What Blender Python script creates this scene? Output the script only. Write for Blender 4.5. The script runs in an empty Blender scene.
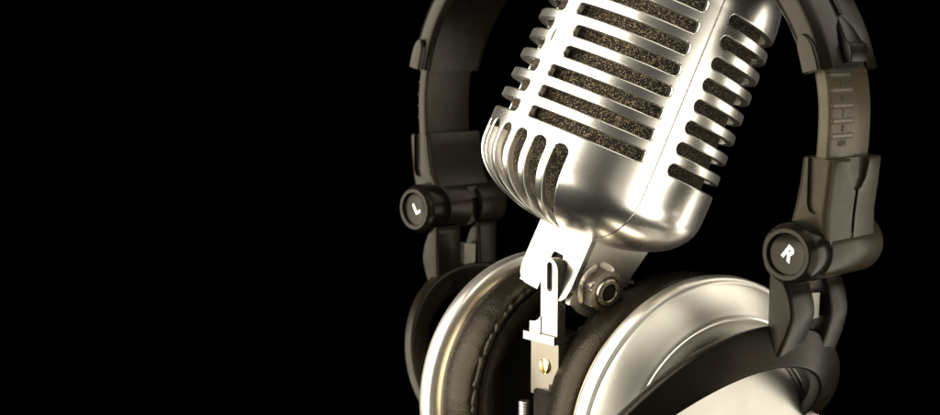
import bpy, bmesh, math, random
from mathutils import Vector, Matrix
from mathutils.geometry import delaunay_2d_cdt

random.seed(7)
sc = bpy.context.scene
COL = sc.collection
CM = 0.01
PI = math.pi
R = math.radians


def V(*a):
    return Vector(a)


# ------------------------------------------------------------------ materials
def new_mat(name):
    m = bpy.data.materials.new(name)
    m.use_nodes = True
    nt = m.node_tree
    b = nt.nodes['Principled BSDF']
    return m, nt, b


def tex_coord(nt, scale=1.0, stretch=None):
    tc = nt.nodes.new('ShaderNodeTexCoord')
    mp = nt.nodes.new('ShaderNodeMapping')
    nt.links.new(tc.outputs['Object'], mp.inputs['Vector'])
    s = stretch or (1, 1, 1)
    mp.inputs['Scale'].default_value = (s[0] * scale, s[1] * scale, s[2] * scale)
    return mp.outputs['Vector']


def noise(nt, vec, scale, detail=3, rough=.55):
    n = nt.nodes.new('ShaderNodeTexNoise')
    n.inputs['Scale'].default_value = scale
    n.inputs['Detail'].default_value = detail
    n.inputs['Roughness'].default_value = rough
    nt.links.new(vec, n.inputs['Vector'])
    return n


def ramp(nt, fac, stops):
    r = nt.nodes.new('ShaderNodeValToRGB')
    el = r.color_ramp.elements
    el[0].position, el[0].color = stops[0][0], (*stops[0][1], 1)
    el[1].position, el[1].color = stops[-1][0], (*stops[-1][1], 1)
    for p, c in stops[1:-1]:
        e = el.new(p)
        e.color = (*c, 1)
    nt.links.new(fac, r.inputs['Fac'])
    return r


def maprange(nt, val, a, b, c, d):
    m = nt.nodes.new('ShaderNodeMapRange')
    nt.links.new(val, m.inputs['Value'])
    for k, x in zip(('From Min', 'From Max', 'To Min', 'To Max'), (a, b, c, d)):
        m.inputs[k].default_value = x
    return m.outputs['Result']


def bump(nt, bsdf, height, strength, dist, chain=None):
    b = nt.nodes.new('ShaderNodeBump')
    b.inputs['Strength'].default_value = strength
    b.inputs['Distance'].default_value = dist
    nt.links.new(height, b.inputs['Height'])
    if chain is not None:
        nt.links.new(chain, b.inputs['Normal'])
    nt.links.new(b.outputs['Normal'], bsdf.inputs['Normal'])
    return b.outputs['Normal']


def metal(name, col, rough, var=.08, grain=.25, stretch=None, smudge=.5, detail=5):
    m, nt, b = new_mat(name)
    b.inputs['Metallic'].default_value = 1
    v = tex_coord(nt)
    n1 = noise(nt, v, 55, detail, .6)
    c = ramp(nt, n1.outputs['Fac'], [(.3, tuple(x * (1 - .12 * smudge) for x in col)), (.7, col)])
    nt.links.new(c.outputs['Color'], b.inputs['Base Color'])
    nt.links.new(maprange(nt, n1.outputs['Fac'], .3, .7, rough + var, rough - var * .6), b.inputs['Roughness'])
    v2 = tex_coord(nt, 1, stretch)
    n2 = noise(nt, v2, 2600, 2, .6)
    bump(nt, b, n2.outputs['Fac'], grain * .35, .00003)
    return m


def plastic(name, col, rough, grain=.3, spec=.5, gscale=2400):
    m, nt, b = new_mat(name)
    v = tex_coord(nt)
    n1 = noise(nt, v, 70, 6, .65)
    c = ramp(nt, n1.outputs['Fac'], [(.3, tuple(x * .7 for x in col)), (.7, tuple(x * 1.25 for x in col))])
    nt.links.new(c.outputs['Color'], b.inputs['Base Color'])
    nt.links.new(maprange(nt, n1.outputs['Fac'], .3, .7, rough + .1, rough - .07), b.inputs['Roughness'])
    b.inputs['Specular IOR Level'].default_value = spec
    b.inputs['Specular Tint'].default_value = (1, .91, .76, 1)
    n2 = noise(nt, v, gscale, 2, .6)
    bump(nt, b, n2.outputs['Fac'], grain * .4, .00005)
    return m


def leather_mat():
    m, nt, b = new_mat('dark_leather')
    v = tex_coord(nt)
    n1 = noise(nt, v, 90, 5, .6)
    c = ramp(nt, n1.outputs['Fac'], [(.3, (.005, .004, .0028)), (.72, (.012, .0095, .0065))])
    nt.links.new(c.outputs['Color'], b.inputs['Base Color'])
    vo = nt.nodes.new('ShaderNodeTexVoronoi')
    vo.feature = 'DISTANCE_TO_EDGE'
    vo.inputs['Scale'].default_value = 1000
    nt.links.new(v, vo.inputs['Vector'])
    h = maprange(nt, vo.outputs['Distance'], 0, .25, 0, 1)
    nb = bump(nt, b, h, .3, .00014)
    n3 = noise(nt, v, 260, 4, .6)
    bump(nt, b, n3.outputs['Fac'], .15, .0006, nb)
    nt.links.new(maprange(nt, n1.outputs['Fac'], .3, .7, .34, .22), b.inputs['Roughness'])
    b.inputs['Specular IOR Level'].default_value = .16
    b.inputs['Specular Tint'].default_value = (1, .87, .66, 1)
    return m


def mesh_mat():
    m, nt, b = new_mat('sparkling_brass_gauze')
    v = tex_coord(nt)
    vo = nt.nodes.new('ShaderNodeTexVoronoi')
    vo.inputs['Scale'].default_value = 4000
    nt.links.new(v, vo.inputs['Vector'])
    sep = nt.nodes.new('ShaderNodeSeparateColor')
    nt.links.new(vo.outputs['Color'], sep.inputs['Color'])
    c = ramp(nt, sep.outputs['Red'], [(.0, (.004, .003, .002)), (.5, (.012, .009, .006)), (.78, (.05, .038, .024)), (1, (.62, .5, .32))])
    nt.links.new(c.outputs['Color'], b.inputs['Base Color'])
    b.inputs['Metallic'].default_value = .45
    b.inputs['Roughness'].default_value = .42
    h = nt.nodes.new('ShaderNodeMath')
    h.operation = 'MULTIPLY_ADD'
    nt.links.new(vo.outputs['Distance'], h.inputs[0])
    h.inputs[1].default_value = -1.0
    nt.links.new(sep.outputs['Green'], h.inputs[2])
    bump(nt, b, h.outputs[0], .9, .0005)
    return m


M_SHELL = metal('satin_chrome', (.88, .86, .81), .27, .025, 0, detail=1)
M_BRIGHT = metal('bright_steel', (.28, .27, .245), .22, .05, .2)
M_CHROME = metal('polished_chrome', (.88, .86, .81), .11, .04, .12)
M_STEEL = metal('brushed_steel', (.66, .63, .57), .3, .06, .5, (1, 1, .08))
M_SILVER = metal('satin_silver', (.80, .775, .71), .37, .05, .55)
M_DULL = metal('dull_steel', (.17, .155, .125), .34, .06, .5)
M_BRONZE = metal('dark_bronze', (.30, .25, .17), .3, .05, .4)
M_CAP = metal('satin_silver_cap', (.31, .30, .275), .4, .05, .6)
M_NUT = metal('bronze_tinted_steel', (.36, .325, .27), .24, .06, .3)
M_BRASS = metal('brass', (.72, .54, .28), .28, .06, .3)
M_PLASTIC = plastic('warm_charcoal_plastic', (.0055, .0046, .0033), .25, .4, .18)
M_ARM = plastic('arm_charcoal_plastic', (.021, .0165, .0105), .27, .4, .12)
M_LEFT_SHADING = plastic('left_shading_charcoal_plastic', (.009, .0074, .005), .26, .4, .16)  # left-side copy; the different light there is put into colour and sheen
M_DARK = plastic('dark_charcoal_plastic', (.005, .0042, .003), .26, .4, .11)
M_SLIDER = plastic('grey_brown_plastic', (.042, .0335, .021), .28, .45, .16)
M_BAR = plastic('slot_highlight_grey', (.085, .073, .05), .4, .4, .3)  # pale tone painted as the highlight in each scale slot
M_LINK = plastic('pale_grey_plastic', (.24, .225, .19), .5, .5, .3)
M_GLOSS = plastic('glossy_black_plastic', (.005, .0042, .003), .2, .1, .12)
M_BLACK = plastic('matt_black_plastic', (.004, .0036, .003), .6, .4, .15)
M_MARK = plastic('ink_and_slot_shade', (.008, .007, .006), .6, .1)  # ink of the numbers; also painted as shade of the scale slots
M_WHITE = plastic('white_ink', (.82, .81, .77), .5, .1)
M_CLOTH = plastic('black_speaker_cloth', (.012, .011, .01), .85, .8, .2, 900)
M_LEATHER = leather_mat()
M_GAUZE = mesh_mat()


# ------------------------------------------------------------------ mesh tools (all coordinates in cm)
def finish(name, bm, mat, parent=None, M=None, sharp=40, smooth=True, recalc=True):
    if M is not None:
        bm.transform(M)
    bm.transform(Matrix.Scale(CM, 4))
    if recalc:
        bmesh.ops.recalc_face_normals(bm, faces=bm.faces)
    me = bpy.data.meshes.new(name)
    bm.to_mesh(me)
    bm.free()
    if smooth:
        for p in me.polygons:
            p.use_smooth = True
        if sharp:
            me.set_sharp_from_angle(angle=R(sharp))
    me.materials.append(mat)
    o = bpy.data.objects.new(name, me)
    COL.objects.link(o)
    if parent is not None:
        o.parent = parent
    return o


def bevel(bm, w, seg=3, ang=35):
    es = [e for e in bm.edges if len(e.link_faces) == 2 and e.calc_face_angle(0) > R(ang)]
    if es:
        bmesh.ops.bevel(bm, geom=es, offset=w, segments=seg, affect='EDGES', profile=.6, clamp_overlap=True)


def add_poly(bm, pts, axis_u, axis_v, origin, depth_vec):
    """prism: outline pts (u, v) in the plane axis_u, axis_v at origin, extruded along depth_vec"""
    a = [bm.verts.new(origin + axis_u * u + axis_v * v) for u, v in pts]
    b = [bm.verts.new(p.co + depth_vec) for p in a]
    n = len(pts)
    bm.faces.new(a)
    bm.faces.new(b[::-1])
    for i in range(n):
        bm.faces.new((a[i], b[i], b[(i + 1) % n], a[(i + 1) % n]))


def add_box(bm, x0, x1, y0, y1, z0, z1):
    add_poly(bm, [(x0, y0), (x1, y0), (x1, y1), (x0, y1)], V(1, 0, 0), V(0, 1, 0), V(0, 0, z0), V(0, 0, z1 - z0))


def axes_of(n):
    n = n.normalized()
    a = n.cross(V(0, 0, 1))
    if a.length < 1e-4:
        a = V(1, 0, 0)
    a.normalize()
    return n, a, n.cross(a)


def add_lathe(bm, prof, origin, n, seg=96, wob=None, hexa=None):
    """prof: list of (radius, offset along n)"""
    n, a, b = axes_of(n)
    rings = []
    for j, (r, o) in enumerate(prof):
        if r < 1e-5:
            rings.append([bm.verts.new(origin + n * o)])
            continue
        ring = []
        for i in range(seg):
            t = 2 * PI * i / seg
            rr, oo = (r, o) if wob is None else wob(j, t, r, o)
            ring.append(bm.verts.new(origin + n * oo + (a * math.cos(t) + b * math.sin(t)) * rr))
        rings.append(ring)
    for q, w in zip(rings, rings[1:]):
        if len(q) == 1 and len(w) == 1:
            continue
        for i in range(seg):
            k = (i + 1) % seg
            if len(q) == 1:
                bm.faces.new((q[0], w[i], w[k]))
            elif len(w) == 1:
                bm.faces.new((q[i], w[0], q[k]))
            else:
                bm.faces.new((q[i], w[i], w[k], q[k]))


def rrect(w, h, r, seg=5):
    """rounded rectangle outline w x h about 0"""
    r = min(r, w / 2 - 1e-3, h / 2 - 1e-3)
    out = []
    for cx, cy, a0 in ((w / 2 - r, h / 2 - r, 0), (-w / 2 + r, h / 2 - r, 90), (-w / 2 + r, -h / 2 + r, 180), (w / 2 - r, -h / 2 + r, 270)):
        for i in range(seg + 1):
            a = R(a0 + 90 * i / seg)
            out.append((cx + r * math.cos(a), cy + r * math.sin(a)))
    return out


def add_sweep(bm, stations):
    """stations: list of (centre, axis_u, axis_v, outline)"""
    rings = [[bm.verts.new(c + u * x + v * y) for x, y in ol] for c, u, v, ol in stations]
    n = len(rings[0])
    for q, w in zip(rings, rings[1:]):
        for i in range(n):
            bm.faces.new((q[i], q[(i + 1) % n], w[(i + 1) % n], w[i]))
    bm.faces.new(rings[0][::-1])
    bm.faces.new(rings[-1])


def cut(o, cutters):
    """subtract the cutter meshes (bmesh, cm, in the same space as the object) from o"""
    for c in cutters:
        co = finish('cutter', c, M_BLACK)
        mod = o.modifiers.new('cut', 'BOOLEAN')
        mod.operation = 'DIFFERENCE'
        mod.solver = 'EXACT'
        mod.object = co
        par = o.parent
        o.parent = None
        bpy.context.view_layer.update()
        dg = bpy.context.evaluated_depsgraph_get()
        me = bpy.data.meshes.new_from_object(o.evaluated_get(dg))
        o.modifiers.clear()
        o.data = me
        o.parent = par
        for p in me.polygons:
            p.use_smooth = True
        me.set_sharp_from_angle(angle=R(30))
        bpy.data.objects.remove(co)


def text_mesh(name, body, size, mat, parent, M, thick=.012, bold=0.0):
    cu = bpy.data.curves.new(name, 'FONT')
    cu.body = body
    cu.size = size
    cu.align_x = 'CENTER'
    cu.align_y = 'CENTER'
    cu.extrude = thick
    cu.offset = bold
    o = bpy.data.objects.new(name, cu)
    COL.objects.link(o)
    bpy.context.view_layer.update()
    dg = bpy.context.evaluated_depsgraph_get()
    me = bpy.data.meshes.new_from_object(o.evaluated_get(dg))
    bpy.data.objects.remove(o)
    bm = bmesh.new()
    bm.from_mesh(me)
    return finish(name, bm, mat, parent, M, smooth=False)


def frame_matrix(o, x, y, z):
    return Matrix(((x[0], y[0], z[0], o[0]), (x[1], y[1], z[1], o[1]), (x[2], y[2], z[2], o[2]), (0, 0, 0, 1)))


# ------------------------------------------------------------------ camera (cm: camera at 0, 0, 0 looking along +y, pitched down)
PITCH = R(6.6)
OFF = V(-3.43, -42.0, 24.0)               # camera-level cm -> world cm
cam_d = bpy.data.cameras.new('camera')
cam = bpy.data.objects.new('camera', cam_d)
COL.objects.link(cam)
cam.location = OFF * CM
cam.rotation_euler = (R(90) - PITCH, 0, 0)
cam_d.sensor_width = 36
cam_d.lens = 36 * 1300 / 940
cam_d.clip_start = .01
cam_d.clip_end = 50
sc.camera = cam
cam_d.dof.use_dof = True
cam_d.dof.focus_distance = .40
cam_d.dof.aperture_fstop = 20
UP = V(0, math.sin(PITCH), math.cos(PITCH))
FW = V(0, math.cos(PITCH), -math.sin(PITCH))
RT = V(1, 0, 0)


# ================================================================== MICROPHONE
mic = bpy.data.objects.new('microphone', None)
COL.objects.link(mic)
mic['label'] = 'vintage chrome microphone with ribbed slotted head leaning on a steel swivel bracket'
mic['category'] = 'microphone'
STAND = V(2.45, 41.0, -7.6)               # axis of the stand, camera-level cm
MBASE = V(STAND.x, STAND.y, -19.0)
mic.location = (MBASE + OFF) * CM

th, lean = R(23.3), R(2.6)
m_a = (RT * math.sin(th) + UP * math.cos(th)) * math.cos(lean) - FW * math.sin(lean)
m_r = (RT * math.cos(th) - UP * math.sin(th)).normalized()
m_t = m_r.cross(m_a)
if m_t.dot(FW) > 0:
    m_t = -m_t
M_O = V(3.266, 41.2, -5.291)


def mdir(deg):
    return m_r * math.sin(R(deg)) + m_t * math.cos(R(deg))


m_f = mdir(-51.5)
m_s = mdir(38.5)
MM = frame_matrix(M_O - MBASE, m_s, -m_f, m_a)       # local: x = side, y = back, z = axis

RB = 3.737
H_BOT, N_BOT, Z_LOW = 1.9, 2.2, -.3
Z_TOP, H_TOP, N_TOP = 7.7, 3.0, 2.2


def taper(z):
    if z < 2.0:
        return RB
    d = z - 2.0
    return RB * (1 - .0109 * d * min(1, d / 1.4))


# profile by arc length
prof = []
for i in range(61):
    u = i / 60
    ang = u * PI / 2
    zz = Z_LOW + H_BOT * (1 - math.cos(ang) ** (2 / N_BOT))
    prof.append((RB * math.sin(ang) ** (2 / N_BOT), zz))
for i in range(1, 61):
    z = Z_LOW + H_BOT + (Z_TOP - Z_LOW - H_BOT) * i / 60
    prof.append((taper(z), z))
rt_ = taper(Z_TOP)
for i in range(1, 61):
    ang = i / 60 * PI / 2
    prof.append((rt_ * math.cos(ang) ** (2 / N_TOP), Z_TOP + H_TOP * math.sin(ang) ** (2 / N_TOP)))
arc = [0.0]
for (r0, z0), (r1, z1) in zip(prof, prof[1:]):
    arc.append(arc[-1] + math.hypot(r1 - r0, z1 - z0))
S_END = arc[-1]


def prof_at(s):
    s = min(max(s, 0), S_END)
    lo, hi = 0, len(arc) - 1
    while hi - lo > 1:
        mid = (lo + hi) // 2
        if arc[mid] <= s:
            lo = mid
        else:
            hi = mid
    t = (s - arc[lo]) / max(arc[hi] - arc[lo], 1e-9)
    (r0, z0), (r1, z1) = prof[lo], prof[hi]
    dr, dz = r1 - r0, z1 - z0
    L = math.hypot(dr, dz) or 1
    return r0 + dr * t, z0 + dz * t, dz / L, -dr / L     # r, z, normal (nr, nz)


def prof_smooth(s):
    r, z, nr, nz = prof_at(s)
    a = prof_at(s - .06)
    b = prof_at(s + .06)
    nr, nz = a[2] + b[2] + nr, a[3] + b[3] + nz
    L = math.hypot(nr, nz)
    return r, z, nr / L, nz / L


def s_of_z(z):
    lo, hi = 0.0, S_END
    for _ in range(40):
        m = (lo + hi) / 2
        if prof_at(m)[1] < z:
            lo = m
        else:
            hi = m
    return lo


def head_pt(U, s, sink):
    """U = azimuth from the front * RB (positive towards +x side)"""
    phi = U / RB
    r, z, nr, nz = prof_smooth(s)
    r2 = max(r - nr * sink, 0.0005)
    return V(r2 * math.sin(phi), -r2 * math.cos(phi), z - nz * sink)


DEG = PI / 180 * RB
PITCH_R, Z_ROW1, SLOT_H = .675, 2.70, .365
slots = []          # (u0, u1, v0, v1, corner radius)
for k in range(10):
    zc = Z_ROW1 + k * PITCH_R
    s = s_of_z(zc)
    st = 4.4
    cr = .125
    if k in (3, 4):
        st, cr = 8.2, .16
    for sg in (-1, 1):
        a, b = sg * st * DEG, sg * 65 * DEG
        slots.append((min(a, b), max(a, b), s - SLOT_H / 2, s + SLOT_H / 2, cr))
for k in range(8):
    s = s_of_z(Z_ROW1 + k * PITCH_R)
    for sg in (-1, 1):
        a, b = sg * 78.7 * DEG, sg * 173 * DEG
        slots.append((min(a, b), max(a, b), s - SLOT_H / 2, s + SLOT_H / 2, .175))
s_top = s_of_z(2.12)
s_bot = next(x * .02 for x in range(1, 400) if prof_at(x * .02)[0] > 1.0)
for j in range(6):
    c = (j - 2.5) * 11.6 * DEG
    slots.append((c - .25, c + .25, s_bot, s_top, .245))


def sdf(slot, u, v):
    u0, u1, v0, v1, cr = slot
    dx = abs(u - (u0 + u1) / 2) - (u1 - u0) / 2 + cr
    dy = abs(v - (v0 + v1) / 2) - (v1 - v0) / 2 + cr
    return math.hypot(max(dx, 0), max(dy, 0)) + min(max(dx, dy), 0) - cr


def slot_loop(slot, d):
    u0, u1, v0, v1, cr = slot
    w, h, r = u1 - u0 + 2 * d, v1 - v0 + 2 * d, cr + d
    cu, cv = (u0 + u1) / 2, (v0 + v1) / 2
    corners = [(w / 2 - r, h / 2 - r, 0), (-w / 2 + r, h / 2 - r, 90), (-w / 2 + r, -h / 2 + r, 180), (w / 2 - r, -h / 2 + r, 270)]
    pts = []
    for q, (cx, cy, a0) in enumerate(corners):
        for i in range(8):
            a = R(a0 + 90 * i / 7)
            pts.append((cu + cx + r * math.cos(a), cv + cy + r * math.sin(a)))
        nx = corners[(q + 1) % 4]
        a = R(a0 + 90)
        p0 = (cu + cx + r * math.cos(a), cv + cy + r * math.sin(a))
        p1 = (cu + nx[0] + r * math.cos(a), cv + nx[1] + r * math.sin(a))
        L = math.hypot(p1[0] - p0[0], p1[1] - p0[1])
        n = max(1, int(L / .11))
        for i in range(1, n):
            pts.append((p0[0] + (p1[0] - p0[0]) * i / n, p0[1] + (p1[1] - p0[1]) * i / n))
    out = []
    for p in pts:
        if not out or math.hypot(p[0] - out[-1][0], p[1] - out[-1][1]) > 1e-4:
            out.append(p)
    if math.hypot(out[0][0] - out[-1][0], out[0][1] - out[-1][1]) < 1e-4:
        out.pop()
    return out


EDGE = .05
OFFS = [0, .004, .013, .026, .038, EDGE, .075]
U_MAX = PI * RB
SEAMS = [72 * DEG, -72 * DEG]
cell = {}
for i, sl in enumerate(slots):
    for gu in range(int(math.floor((sl[0] - .15) / .5)), int(math.floor((sl[1] + .15) / .5)) + 1):
        for gv in range(int(math.floor((sl[2] - .15) / .5)), int(math.floor((sl[3] + .15) / .5)) + 1):
            cell.setdefault((gu, gv), []).append(i)


def near(u, v):
    d, w = 9.0, -1
    for i in cell.get((math.floor(u / .5), math.floor(v / .5)), ()):
        x = sdf(slots[i], u, v)
        if x < d:
            d, w = x, i
    return d, w


def build_head():
    co, edges = [], []
    for sl in slots:
        for d in OFFS:
            lp = slot_loop(sl, d)
            b = len(co)
            co += lp
            n = len(lp)
            edges += [(b + i, b + (i + 1) % n) for i in range(n)]
    S0, S1 = .25, S_END - .03
    nv = int((S1 - S0) / .12)
    nu = int(2 * U_MAX / .13)
    for j in range(nv + 1):
        v = S0 + (S1 - S0) * j / nv
        for i in range(nu + 1):
            u = -U_MAX + 2 * U_MAX * i / nu
            if 0 < i < nu:
                if near(u, v)[0] < .095:
                    continue
                if min(abs(u - x) for x in SEAMS) < .07:
                    continue
            co.append((u, v))
        for x in SEAMS:
            for dx in (-.03, -.012, .012, .03):
                if near(x + dx, v)[0] > .095:
                    co.append((x + dx, v))
    vs, es, fs, ov, oe, of = delaunay_2d_cdt([Vector(c) for c in co], edges, [], 0, 1e-6)
    bm = bmesh.new()
    lay = bm.verts.layers.float_vector.new('nrm')
    bv, hole, nrm = [], [], []

    def head_n(u, v, d, w):
        phi = u / RB
        r, z, nr, nz = prof_smooth(v)
        N = V(nr * math.sin(phi), -nr * math.cos(phi), nz)
        if w >= 0 and d < EDGE:
            h = 1e-4
            gu = (sdf(slots[w], u + h, v) - sdf(slots[w], u - h, v)) / (2 * h)
            gv = (sdf(slots[w], u, v + h) - sdf(slots[w], u, v - h)) / (2 * h)
            eu = V(math.cos(phi), math.sin(phi), 0)
            ev = N.cross(eu) if N.cross(eu).z * nr >= 0 else -N.cross(eu)
            G = (eu * gu * RB / max(r, .3) + ev * gv)
            if G.length > 1e-6:
                sn = (EDGE - max(d, 0)) / EDGE
                N = N * math.sqrt(max(1 - sn * sn, 0)) - G.normalized() * sn
        return N.normalized()
    for p in vs:
        d, w = near(p.x, p.y)
        sink = 0
        if d < EDGE:
            dd = max(d, 0)
            sink = EDGE - math.sqrt(max(EDGE ** 2 - (EDGE - dd) ** 2, 0))
        sd = min(abs(p.x - x) for x in SEAMS)
        if sd < .02:
            sink = max(sink, .035)
        bv.append(bm.verts.new(head_pt(p.x, p.y, sink)))
        hole.append(w if d < 2e-4 else -1)
        nn = head_n(p.x, p.y, d, w)
        for x in SEAMS:
            if abs(p.x - x) < .02:
                phi = p.x / RB
                nn = (nn * .5 + V(math.cos(phi), math.sin(phi), 0) * (.86 if p.x < x else -.86)).normalized()
        bv[-1][lay] = nn
        nrm.append(nn)
    for f in fs:
        c = Vector((sum(vs[i].x for i in f) / len(f), sum(vs[i].y for i in f) / len(f)))
        if near(c.x, c.y)[0] < -1e-5:
            continue
        try:
            bm.faces.new([bv[i] for i in f])
        except ValueError:
            pass
    # walls of the slots, going inwards
    inner = {}
    idx = {v: i for i, v in enumerate(bv)}
    walls = []
    for e in list(bm.edges):
        if len(e.link_faces) == 1:
            i, j = idx[e.verts[0]], idx[e.verts[1]]
            if hole[i] >= 0 and hole[i] == hole[j]:
                q = []
                for k in (i, j):
                    if k not in inner:
                        inner[k] = [bm.verts.new(head_pt(vs[k].x, vs[k].y, s_)) for s_ in (.20, .24)]
                        for q_ in inner[k]:
                            q_[lay] = nrm[k]
                    q.append(inner[k])
                walls.append((bv[i], bv[j], q[0], q[1]))
    for a, b, qa, qb in walls:
        bm.faces.new((a, b, qb[0], qa[0]))
        bm.faces.new((qa[0], qb[0], qb[1], qa[1]))
    loose = [v for v in bm.verts if not v.link_faces]
    bmesh.ops.delete(bm, geom=loose, context='VERTS')
    bmesh.ops.remove_doubles(bm, verts=bm.verts, dist=.0012)
    bmesh.ops.recalc_face_normals(bm, faces=bm.faces)
    big = max(bm.faces, key=lambda f: f.calc_center_median().length_squared)
    c = big.calc_center_median() - V(0, 0, 5)
    if big.normal.dot(c) < 0:
        bmesh.ops.reverse_faces(bm, faces=bm.faces)
    return bm


shell = finish('head_shell', build_head(), M_SHELL, mic, MM, sharp=0, recalc=False)
rot3 = MM.to_3x3()
me = shell.data
me.normals_split_custom_set_from_vertices([(rot3 @ Vector(d.vector)).normalized() for d in me.attributes['nrm'].data])

bm = bmesh.new()
gp = []
for i in range(70):
    s = S_END * i / 69
    r, z, nr, nz = prof_smooth(s)
    gp.append((max(r - .44 * nr, 0), z - .44 * nz))
gp[0] = (0, gp[0][1])
gp[-1] = (0, gp[-1][1])
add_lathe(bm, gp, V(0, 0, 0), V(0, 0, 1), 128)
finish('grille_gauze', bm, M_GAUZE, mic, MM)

# oval badge on the spine
bz = Z_ROW1 + 3.5 * PITCH_R
bm = bmesh.new()
bs = s_of_z(bz)


def badge_ring(k, off, q=40):
    return [bm.verts.new(head_pt(.30 * k * math.cos(2 * PI * i / q), bs + .47 * k * math.sin(2 * PI * i / q), -off)) for i in range(q)]


rings = [badge_ring(1.0, -.03), badge_ring(1.0, .012), badge_ring(.96, .026), badge_ring(.90, .026), badge_ring(.885, -.03), badge_ring(.80, -.03), badge_ring(.785, .03), badge_ring(.4, .042)]
for q, w in zip(rings, rings[1:]):
    for i in range(40):
        bm.faces.new((q[i], q[(i + 1) % 40], w[(i + 1) % 40], w[i]))
bm.faces.new(rings[-1])
finish('badge', bm, M_CHROME, shell, MM, sharp=30)

# swivel bracket: front plate with a slot, two cheeks (local x = side, y = back)
PF, PB = -.16, .04
ZT = .75
bm = bmesh.new()
add_poly(bm, [(-1.3, ZT), (-1.3, -1.85), (-1.22, -2.1), (-1.05, -2.28), (-.8, -2.36), (-.12, -2.36), (-.12, -1.1), (-.07, -1.02), (.36, -1.02), (.42, -1.1), (.44, -2.4), (.85, -2.4), (1.1, -2.34), (1.25, -2.18), (1.3, -1.9), (1.3, ZT)][::-1],
         V(1, 0, 0), V(0, 0, 1), V(0, PF, 0), V(0, PB - PF, 0))
bevel(bm, .07, 4)
fp = finish('bracket', bm, M_BRIGHT, mic, MM)
for sx in (-1, 1):
    bm = bmesh.new()
    ol = [(.0 + PB + .003, ZT), (2.35, ZT), (2.35, .1)]
    for i in range(11):
        a = R(-10 - 115 * i / 10)
        ol.append((.85 + 1.02 * math.cos(a), -1.5 + 1.02 * math.sin(a)))
    ol += [(PB + .003, -2.35)]
    add_poly(bm, ol, V(0, 1, 0), V(0, 0, 1), V(sx * 1.298 - (.18 if sx > 0 else 0), 0, 0), V(.18, 0, 0))
    bevel(bm, .035, 3)
    finish('bracket_cheek', bm, M_STEEL, mic, MM)
# hexagonal nut with domed washer and recessed bolt on the side
NX, NY, NZ = 1.30, .82, -1.5
bm = bmesh.new()
ax = V(1, 0, 0)


def hex_w(r_out):
    def w(j, t, r, o):
        if o < .08 or o > .52 or r < .6:
            return r, o
        k = (t % (PI / 3)) - PI / 6
        return min(r, r_out / math.cos(k)), o
    return w


add_lathe(bm, [(0, -.02), (.80, -.02), (.80, .06), (.76, .1), (.76, .14), (.76, .30), (.76, .42), (.72, .50), (.66, .53), (.50, .54), (.47, .50), (.44, .62), (.40, .66), (.30, .66), (.27, .62), (.26, .45), (0, .45)],
          V(NX, NY, NZ), ax, 96, hex_w(.63))
nut = finish('hex_nut', bm, M_NUT, mic, MM, sharp=25)
bm = bmesh.new()
add_lathe(bm, [(0, .455), (.24, .455), (.24, .60), (.2, .63), (0, .63)], V(NX, NY, NZ), ax, 48)
finish('bolt', bm, M_BLACK, nut, MM, sharp=30)

# upright of the stand (world vertical, same heading)
fh = V(m_f.x, m_f.y, 0).normalized()
sh = V(-fh.y, fh.x, 0)
if sh.dot(m_s) < 0:
    sh = -sh
SM = frame_matrix(STAND + sh * .44 + fh * .12 - MBASE, sh, -fh, V(0, 0, 1))
bm = bmesh.new()
ol = [(-.39, -1.15), (.39, -1.15)]
for i in range(13):
    a = R(0 + 180 * i / 12)
    ol.append((.39 * math.cos(a), .93 + .39 * math.sin(a)))
add_poly(bm, ol, V(1, 0, 0), V(0, 0, 1), V(0, -.17, 0), V(0, .34, 0))
bevel(bm, .075, 4)
tongue = finish('swivel_tongue', bm, M_BRIGHT, mic, SM)
c = bmesh.new()
add_poly(c, [(x, y + .72) for x, y in rrect(.26, .95, .129, 6)], V(1, 0, 0), V(0, 0, 1), V(.02, -.3, 0), V(0, .26, 0))
c.transform(SM)
cut(tongue, [c])
bm = bmesh.new()
add_box(bm, -1.08, .38, -.3, .9, -1.42, -1.16)
add_poly(bm, [(-.9, -1.162), (-.374, -1.162), (-.374, -.6), (-.48, -.72), (-.65, -.8), (-.88, -.82)], V(1, 0, 0), V(0, 0, 1), V(0, -.2, 0), V(0, .5, 0))
bevel(bm, .04, 3)
finish('base_flange', bm, M_BRIGHT, mic, SM)
bm = bmesh.new()
add_box(bm, -.9, .4, -.12, .7, -3.2, -1.43)
bevel(bm, .04, 3)
neck = finish('neck_plate', bm, M_DULL, mic, SM)
bm = bmesh.new()
add_lathe(bm, [(0, -.02), (.25, -.02), (.25, .04), (.20, .085), (.08, .10), (0, .10)], V(-.22, -.12, -2.2), V(0, -1, 0), 40)
scr = finish('slotted_screw', bm, M_BRASS, neck, SM)
c = bmesh.new()
add_box(c, -.045, .045, -.4, .4, -.3, .3)
c.transform(SM @ Matrix.Translation((-.22, -.12 - .1 - .26, -2.2)) @ Matrix.Rotation(R(-12), 4, 'Y'))
c2 = bmesh.new()
add_poly(c2, [(-.04, -.35), (.04, -.35), (.04, .35), (-.04, .35)], V(1, 0, 0), V(0, 0, 1), V(0, 0, 0), V(0, -.3, 0))
c2.transform(SM @ Matrix.Translation((-.22, -.165, -2.2)) @ Matrix.Rotation(R(-14), 4, 'Y'))
c.free()
cut(scr, [c2])
bm = bmesh.new()
add_lathe(bm, [(0, -3.0), (.95, -3.0), (1.0, -3.05), (1.0, -3.9), (.9, -4.0), (.9, -11.4), (0, -11.4)], V(.1, .45, 0), V(0, 0, 1), 64)
finish('stand_collar', bm, M_BLACK, mic, SM)
bm = bmesh.new()
tp = [(0, -3.5), (.16, -3.5)]
for i in range(26):
    z = -3.55 - i * .085
    tp += [(.2, z), (.165, z - .042)]
tp += [(0, -5.9)]
add_lathe(bm, tp, V(-1.08, -.25, 0), V(0, 0, 1), 40)
finish('threaded_rod', bm, M_STEEL, mic, SM, sharp=20)


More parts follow.
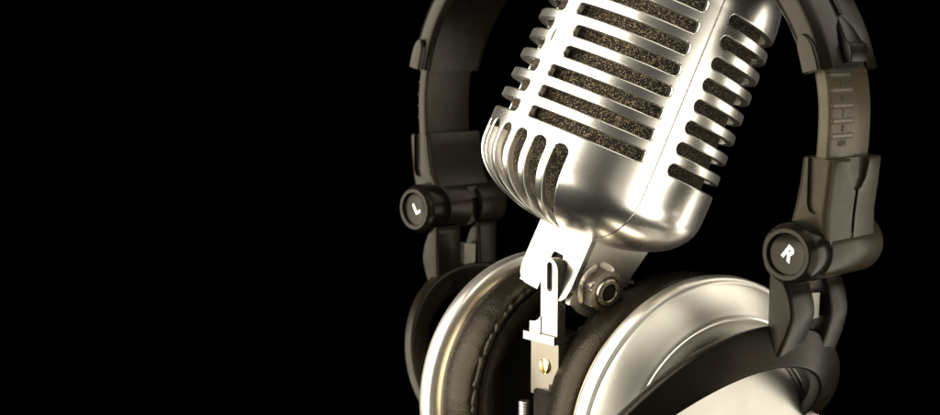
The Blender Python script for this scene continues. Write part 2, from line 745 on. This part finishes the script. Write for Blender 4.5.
# ================================================================== HEADPHONES
hp = bpy.data.objects.new('headphones', None)
COL.objects.link(hp)
hp['label'] = 'charcoal and silver folding headphones clamped around the chrome microphone, ear pads facing inwards'
hp['category'] = 'headphones'
HC = V(3.432, 42.0, -5.566)
hp.location = (HC + OFF + V(0, 0, -12)) * CM
hp.rotation_euler = (0, 0, R(-45))
HM = Matrix.Translation((0, 0, 12))


def P(X, F, Z):
    return V(X, -F, Z)


FC = -2.1
A_, B_, ZC = 8.35, 6.9, 3.8


def arm_pt(s):
    """s in degrees: 90 = top of the arch, 0 = widest; below 0 goes straight down. returns X, Z, outward normal (x, z)"""
    if s >= 0:
        a = R(s)
        x, z = A_ * math.cos(a), ZC + B_ * math.sin(a)
        nx, nz = math.cos(a) / A_, math.sin(a) / B_
    else:
        z = ZC + s / 90 * 10.8
        k = (ZC - z) / 3.8
        x = A_ - .5 * k * k
        nx, nz = 1, -.26 * k
    L = math.hypot(nx, nz)
    return x, z, nx / L, nz / L


def s_for_z(z):
    if z < ZC:
        return (z - ZC) * 90 / 10.8
    return math.degrees(math.asin((z - ZC) / B_))


def band(bm, side, s0, s1, n, fn):
    """fn(u) -> (outline) with x = outward normal, y = front"""
    st = []
    for i in range(n + 1):
        u = i / n
        s = s0 + (s1 - s0) * u
        if s <= 90:
            x, z, nx, nz = arm_pt(s)
            x, nx = x * side, nx * side
        else:
            x, z, nx, nz = arm_pt(180 - s)
            x, nx = -x * side, -nx * side
        st.append((P(x, FC, z), V(nx, 0, nz), V(0, -1, 0), fn(u)))
    add_sweep(bm, st)


def dome_outline(t, w, r, bulge, seg=6):
    """rounded rectangle with a domed outer face"""
    out = []
    for x, y in rrect(t, w, r, seg):
        if x > 0:
            x += bulge * (1 - (2 * y / w) ** 2)
        out.append((x, y))
    return out


# headband: padded arch with a shell
s_end = s_for_z(5.15)
bm = bmesh.new()


def hb(u):
    e = min(u, 1 - u)
    w = 3.0 + .25 * min(1, e * 4)
    return [(x, y) for x, y in dome_outline(.88, w, .33, .10, 7)]


band(bm, 1, s_end, 180 - s_end, 96, hb)
headband = finish('headband', bm, M_PLASTIC, hp, HM, sharp=35)

for side, word in ((1, 'R'), (-1, 'L')):
    # recesses at the ends of the headband: around the latch and on the front edge
    s0 = s_for_z(5.0)
    # slider
    bm = bmesh.new()
    band(bm, side, s_for_z(1.4), s_for_z(6.2), 30, lambda u: rrect(.44, 2.36, .12, 5))
    slider = finish('slider', bm, M_SLIDER if side > 0 else M_LEFT_SHADING, hp, HM, sharp=35)  # same slider both sides; shade on the left is in the colour
    for k, lab in enumerate(('5', '6', '7', '8', 'MIN')):
        s = s_for_z(5.02 - k * .42)
        x, z, nx, nz = arm_pt(s)
        x, nx = x * side, nx * side
        n = P(nx, 0, nz)
        up = P(-nz * side * 1.0, 0, abs(nx))
        fwd = P(0, 1, 0)
        base = P(x, FC, z) + n * .22
        for nm, ln, ht, lift, mt in (('scale_slot_shade', 1.26, .19, .006, M_MARK), ('scale_slot_highlight', 1.12, .075, .016, M_BAR)):  # dark bar painted as slot shade, pale bar as its highlight
            bm = bmesh.new()
            add_poly(bm, rrect(ln, ht, ht / 2 - .005, 5), fwd, up, base - n * .03 + fwd * .5, n * (.03 + lift))
            finish(nm, bm, mt, slider, HM, sharp=30)
        right = up.cross(n)
        tb = base + n * .004 - up * .215 + fwd * .5
        text_mesh('scale_number', lab, (.29 if lab != 'MIN' else .25), M_MARK, slider, HM @ frame_matrix(tb, right, up, n), .006, .004)

    # arch shaped recess for the latch
    x, z, nx, nz = arm_pt(s_for_z(5.6))
    n_ = V(nx * side, 0, nz)
    u_ = V(-nz * side, 0, nx)
    c = bmesh.new()
    ol = [(-.66, -1.2), (.66, -1.2), (.68, -.1), (.62, .35), (.45, .75), (.18, 1.12), (0, 1.2), (-.18, 1.12), (-.45, .75), (-.62, .35), (-.68, -.1)]
    add_poly(c, ol, V(0, -1, 0), u_, P(x * side, FC + .02, z) + n_ * .42, n_ * .6)
    c.transform(HM)
    cut(headband, [c])
    # latch wedge and ridge on the outer face of the headband
    sl = s_for_z(5.28)
    bm = bmesh.new()
    st = []
    for u, hgt, wid in ((0, .20, .95), (.15, .30, 1.0), (.32, .30, .98), (.4, .20, .92), (.7, .13, .7), (1, .02, .22)):
        s = sl + u * 11.5
        x, z, nx, nz = arm_pt(s)
        st.append((P(x * side, FC + .02, z) + V(nx * side, 0, nz) * (.44), V(nx * side, 0, nz), V(0, -1, 0), rrect(hgt * 2, wid, .06, 3)))
    add_sweep(bm, st)
    finish('latch', bm, M_PLASTIC, headband, HM, sharp=30)
    bm = bmesh.new()
    st = []
    for i in range(20):
        s = sl + 11.0 + i * 2.6
        x, z, nx, nz = arm_pt(s)
        st.append((P(x * side, FC + .02, z) + V(nx * side, 0, nz) * .53, V(nx * side, 0, nz), V(0, -1, 0), rrect(.12, .13, .05, 3)))
    add_sweep(bm, st)
    finish('ridge', bm, M_PLASTIC, headband, HM, sharp=30)
    # tab on the front edge
    bm = bmesh.new()
    st = []
    for u, w in ((0, .52), (.3, .52), (.6, .5), (.8, .42), (.93, .28), (1, .12)):
        s = sl - .9 + u * 8.8
        x, z, nx, nz = arm_pt(s)
        st.append((P(x * side, FC + 1.56, z), V(nx * side, 0, nz), V(0, -1, 0), rrect(w, .34, .07, 3)))
    add_sweep(bm, st)
    finish('edge_tab', bm, M_PLASTIC, headband, HM, sharp=30)

    # hinge arm: socket around the slider, flowing into the hinge barrel
    bm = bmesh.new()
    st = []
    for z, t, w in ((2.72, .98, 2.86), (2.66, 1.04, 2.92), (2.0, 1.06, 2.92), (1.2, 1.12, 2.9), (.6, 1.3, 2.9), (0.1, 1.55, 2.9)):
        s = s_for_z(z)
        x, zz, nx, nz = arm_pt(s)
        st.append((P(x * side, FC - .05 - (.1 if z < 1 else 0), zz), V(nx * side, 0, nz), V(0, -1, 0), rrect(t, w, .22, 5)))
    add_sweep(bm, st)
    arm = finish('hinge_arm', bm, M_ARM if side > 0 else M_LEFT_SHADING, hp, HM, sharp=35)  # left arm: darker copy, shade put into its colour
    x, z, nx, nz = arm_pt(s_for_z(2.2))
    cs = []
    # shield shaped thumb recess on the outer face
    c = bmesh.new()
    o = P(x * side, FC - .12, 2.72) + V(nx * side, 0, 0) * .39
    add_poly(c, [(-.55, .3), (.55, .3), (.55, -.2), (.46, -.6), (.24, -.9), (0, -1.02), (-.24, -.9), (-.46, -.6), (-.55, -.2)], V(0, -1, 0), V(0, 0, 1), o, V(side * .6, 0, 0))
    c.transform(HM)
    cs.append(c)
    # long groove below it
    c = bmesh.new()
    x1, z1, n1, m1 = arm_pt(s_for_z(1.0))
    add_poly(c, [(x1 + .50, 1.78), (x1 + .43, 1.78), (x1 + .46, .9), (x1 + .6, -.2), (x1 + 1.3, -.2), (x1 + 1.3, 1.78)], V(side, 0, 0), V(0, 0, 1), P(0, FC - .05, 0), V(0, .17, 0))
    c.transform(HM)
    cs.append(c)
    # U shaped recess on the front edge
    c = bmesh.new()
    ol = [(-.24, .6), (-.24, -1.1), (-.17, -1.3), (0, -1.38), (.17, -1.3), (.24, -1.1), (.24, .6)]
    add_poly(c, ol, V(1, 0, 0), V(0, 0, 1), P(x * side, FC + 1.26, 2.5), V(0, -.6, 0))
    c.transform(HM)
    cs.append(c)
    cut(arm, cs)

    # hinge barrel along the front-back axis
    HX = 7.8 * side
    hc = P(HX, 0, 0)
    ax = V(0, 1, 0)                       # towards the back
    bm = bmesh.new()
    add_lathe(bm, [(0, 1.04), (.80, 1.04), (.88, 1.08), (.90, 1.14), (.90, 2.5), (.90, 3.95), (.84, 4.12), (.7, 4.2), (0, 4.2)], hc, ax, 64)
    barrel = finish('hinge_barrel', bm, M_ARM if side > 0 else M_LEFT_SHADING, hp, HM, sharp=35)  # left barrel wears the shaded copy like its arm
    c = bmesh.new()
    add_box(c, (HX - side * 1.2), (HX - side * .55), 2.2, 2.75, -.9, .9)
    c.transform(HM)
    cut(barrel, [c])
    bm = bmesh.new()
    add_lathe(bm, [(0, .16), (.56, .16), (.585, .15), (.60, .02), (.63, 0), (.74, 0), (.79, .04), (.89, .2), (.905, .26), (.905, .95), (.87, 1.02), (.80, 1.035), (0, 1.035)], hc, ax, 72)
    knob = finish('hinge_knob', bm, M_GLOSS, hp, HM, sharp=30)
    zdir = V(0, -1, 0)
    updir = V(0, 0, 1)
    right = updir.cross(zdir)
    rot = Matrix.Rotation(R(-38 if word == 'R' else 30), 4, 'Z')
    text_mesh('letter', word, .56, M_WHITE, knob, HM @ frame_matrix(hc + V(0, .156, 0), right, updir, zdir) @ rot, .012, .022)

    # yoke: fork that bows outwards at the top and pivots on the rim of the cup
    bm = bmesh.new()
    YX, YK, YQ, YF, YZ, YTL = 3.53, 3.97, .67, -1.85, -6.7, -.24
    yy = .32 if side > 0 else .11
    cy, sy_ = math.cos(yy), math.sin(yy)

    def yoke_pt(t, r):
        ct, st_ = math.cos(t), math.sin(t)
        dX = (YK * max(ct, 0) ** YQ + (r - 3.86) * YTL * ct) * side
        dF = r * st_
        return P(YX * side + cy * dX - sy_ * dF, YF + sy_ * dX + cy * dF, YZ + r * ct)
    ts = [R(-98 + 196 * i / 90) for i in range(91)]
    st = []
    for t in ts:
        q = abs(math.degrees(t)) / 98
        wdt = 1.27 - .25 * q ** 3
        if q > .9:
            wdt *= .35 + .65 * math.sqrt(max(0, 1 - ((q - .9) / .1) ** 2))
        rc = 3.86
        if side < 0:
            wdt *= .8
            rc = 4.12
        c0 = yoke_pt(t, rc)
        d = (yoke_pt(t, 4.4) - yoke_pt(t, 3.4)).normalized()
        tg = (yoke_pt(t + .03, 3.86) - yoke_pt(t - .03, 3.86)).normalized()
        nn = d.cross(tg).normalized()
        if nn.x * side < 0:
            nn = -nn
        st.append((c0 - nn * .22, d, nn, rrect(wdt, .5 - .1 * q, .11, 4)))
    add_sweep(bm, st)
    yoke = finish('yoke', bm, M_DARK if side > 0 else M_LEFT_SHADING, hp, HM, sharp=35)  # left yoke takes the left copy, whose stronger sheen stands for a lit edge
    # two lugs rising from the yoke to the hinge barrel
    for f0, f1, zb in ((-.42, -1.70, -3.1), (-2.60, -3.65, -3.5)):
        bm = bmesh.new()
        st = []
        keys = ((0, -.62, .3), (.05, -.58, .46), (.15, -.5, .62), (.3, -.42, .78), (.5, -.38, .86), (.68, -.44, .76), (.85, -.52, .6), (1, -.58, .4))
        for i in range(33):
            u = i / 32
            k = max(q for q in range(len(keys) - 1) if keys[q][0] <= u)
            (u0, d0, t0), (u1, d1, t1) = keys[k], keys[k + 1]
            um0, dm0, tm0 = keys[max(k - 1, 0)]
            um1, dm1, tm1 = keys[min(k + 2, len(keys) - 1)]
            g = (u - u0) / (u1 - u0)

            def cr(a, b, c, d, ua, ud):
                m0 = (c - a) / max(u1 - ua, 1e-6) * (u1 - u0)
                m1 = (d - b) / max(ud - u0, 1e-6) * (u1 - u0)
                return (2 * g ** 3 - 3 * g * g + 1) * b + (g ** 3 - 2 * g * g + g) * m0 + (-2 * g ** 3 + 3 * g * g) * c + (g ** 3 - g * g) * m1
            dx, t = cr(dm0, d0, d1, dm1, um0, um1), cr(tm0, t0, t1, tm1, um0, um1)
            z = -.66 + (zb + .66) * u
            st.append((P((7.8 + dx) * side, (f0 + f1) / 2, z), V(side, 0, 0), V(0, -1, 0), rrect(t, f0 - f1, .13, 4)))
        add_sweep(bm, st)
        finish('hinge_lug', bm, M_DARK, yoke, HM, sharp=35)
    bm = bmesh.new()
    add_poly(bm, [(-.3, -.45), (.26, -.45), (.3, .3), (-.26, .36)], V(0, 1, 0), V(0, 0, 1), P(7.27 * side, -2.17, -1.75) - V(.25, 0, 0), V(.5, 0, 0))
    bevel(bm, .05, 2)
    finish('hinge_link', bm, M_LINK, yoke, HM)

    # ear cup
    yaw = .25 if side > 0 else -.19
    tilt = .06
    n = P(side * math.cos(yaw) * math.cos(tilt), math.sin(yaw) * math.cos(tilt), -math.sin(tilt))
    cc = P(3.5 if side > 0 else -3.14, -2.06, -6.34)
    bm = bmesh.new()
    add_lathe(bm, [(0, -.2), (4.5, -.2), (4.74, -.2), (4.90, -.17), (4.99, -.10), (5.03, -.03), (5.05, .06), (5.04, .36), (5.0, .43), (4.95, .47), (4.88, .48), (4.86, .52),
                   (4.80, .60), (4.62, .78), (4.40, .98), (4.2, 1.14), (4.06, 1.25), (3.98, 1.32), (3.92, 1.34), (3.86, 1.31), (3.8, 1.24), (3.66, 1.14), (3.5, 1.08), (3.3, 1.06), (0, 1.06)], cc, n, 160)
    cup = finish('ear_cup', bm, M_SILVER, hp, HM, sharp=0)
    bm = bmesh.new()
    add_lathe(bm, [(3.26, 1.065), (3.27, 1.55), (3.25, 1.66), (3.19, 1.73), (3.10, 1.735), (3.04, 1.69), (2.98, 1.68), (2.9, 1.72), (2.4, 1.84), (1.6, 1.95), (.8, 2.0), (0, 2.02)], cc, n, 128)
    finish('cap', bm, M_CAP, cup, HM, sharp=50)
    bm = bmesh.new()
    add_lathe(bm, [(4.4, -.203), (4.70, -.205), (4.76, -.24), (4.77, -.40), (4.72, -.46), (4.4, -.47)], cc, n, 160)
    finish('pad_ring', bm, M_BRONZE, cup, HM, sharp=40)
    # pivots of the yoke on the cup's edge
    # leather pad
    ph = [random.uniform(0, 6.28) for _ in range(14)]

    def wob(j, t, r, o, ph=ph):
        k = {5: .3, 6: .7, 7: 1.2, 8: 1.3, 9: 1, 10: 1, 11: 1, 12: .5}.get(j, 0)
        w = math.sin(17 * t + ph[0]) * .35 + math.sin(31 * t + ph[1]) * .35 + math.sin(53 * t + ph[2]) * .3 + math.sin(83 * t + ph[3]) * .22
        g = math.sin(3 * t + ph[4]) * .5 + math.sin(7 * t + ph[5]) * .5
        return r + .036 * w * k + .02 * g, o + .028 * w * k
    bm = bmesh.new()
    add_lathe(bm, [(4.4, -.46), (4.62, -.475), (4.78, -.6), (4.88, -.88), (4.90, -1.18), (4.86, -1.5), (4.77, -1.8), (4.64, -2.0), (4.54, -2.07), (4.47, -2.04), (4.43, -2.08), (4.34, -2.2), (4.1, -2.3), (3.7, -2.26), (3.3, -2.05), (3.0, -1.7), (2.8, -1.2), (2.7, -.6), (2.7, -.3)],
              cc, n, 360, wob)
    pad = finish('ear_pad', bm, M_LEATHER, hp, HM, sharp=0)
    bm = bmesh.new()
    tor = []

    def wob2(j, t, r, o, ph=ph):
        w = math.sin(41 * t + ph[6]) * .4 + math.sin(67 * t + ph[7]) * .35 + math.sin(97 * t + ph[8]) * .3
        dr, do = r - 4.47, o + 2.10
        k = 1 + .28 * w
        return 4.47 + dr * k + .02 * w, -2.10 + do * k
    for i in range(13):
        a = 2 * PI * i / 12
        tor.append((4.47 + .12 * math.cos(a), -2.10 + .12 * math.sin(a)))
    add_lathe(bm, tor, cc, n, 400, wob2)
    bmesh.ops.remove_doubles(bm, verts=bm.verts, dist=.0005)
    finish('piping', bm, M_LEATHER, pad, HM, sharp=0)
    bm = bmesh.new()
    add_lathe(bm, [(2.72, -.35), (2.4, -.45), (1.2, -.5), (0, -.52)], cc, n, 64)
    finish('speaker_cloth', bm, M_CLOTH, cup, HM, sharp=0)

# ================================================================== light
w = bpy.data.worlds.new('World')
sc.world = w
w.use_nodes = True
w.node_tree.nodes['Background'].inputs['Color'].default_value = (0, 0, 0, 1)
w.node_tree.nodes['Background'].inputs['Strength'].default_value = 0
TGT = V(3.4, 42, -5)
WARM = (1, .925, .785)


def softbox(name, pos, size, power, col=(1, .93, .8), tgt=TGT, sy=None):
    ld = bpy.data.lights.new(name, 'AREA')
    ld.energy = power
    ld.color = col
    ld.size = size * CM
    if sy:
        ld.shape = 'RECTANGLE'
        ld.size_y = sy * CM
    o = bpy.data.objects.new(name, ld)
    COL.objects.link(o)
    o.location = (pos + OFF) * CM
    o.rotation_euler = (tgt - pos).to_track_quat('-Z', 'Y').to_euler()
    return o


def around(az, el, dist):
    """az: 0 = towards the camera, negative = left"""
    a, e = R(az), R(el)
    return TGT + V(math.sin(a) * math.cos(e), -math.cos(a) * math.cos(e), math.sin(e)) * dist


def lit(name, az, el, dist, w_, h_, rad, col=(1, .93, .8)):
    return softbox(name, around(az, el, dist), w_, rad * PI * w_ * h_ * 1e-4, col, sy=h_)


lit('key_softbox', -72, 14, 60, 98, 84, 8.5, WARM)
lit('right_softbox', 66, -20, 31, 46, 32, 3.5, WARM)
lit('top_softbox', 90, 44, 52, 46, 44, 1.8, WARM)
lit('overhead_softbox', 30, 54, 58, 46, 36, 1.25, WARM)
lit('front_softbox', 22, -12, 62, 26, 36, .4, WARM)

sc.view_settings.view_transform = 'Standard'
sc.view_settings.look = 'None'
sc.view_settings.exposure = 0
sc.view_settings.gamma = 1
sc.cycles.max_bounces = 8
sc.cycles.use_light_tree = False
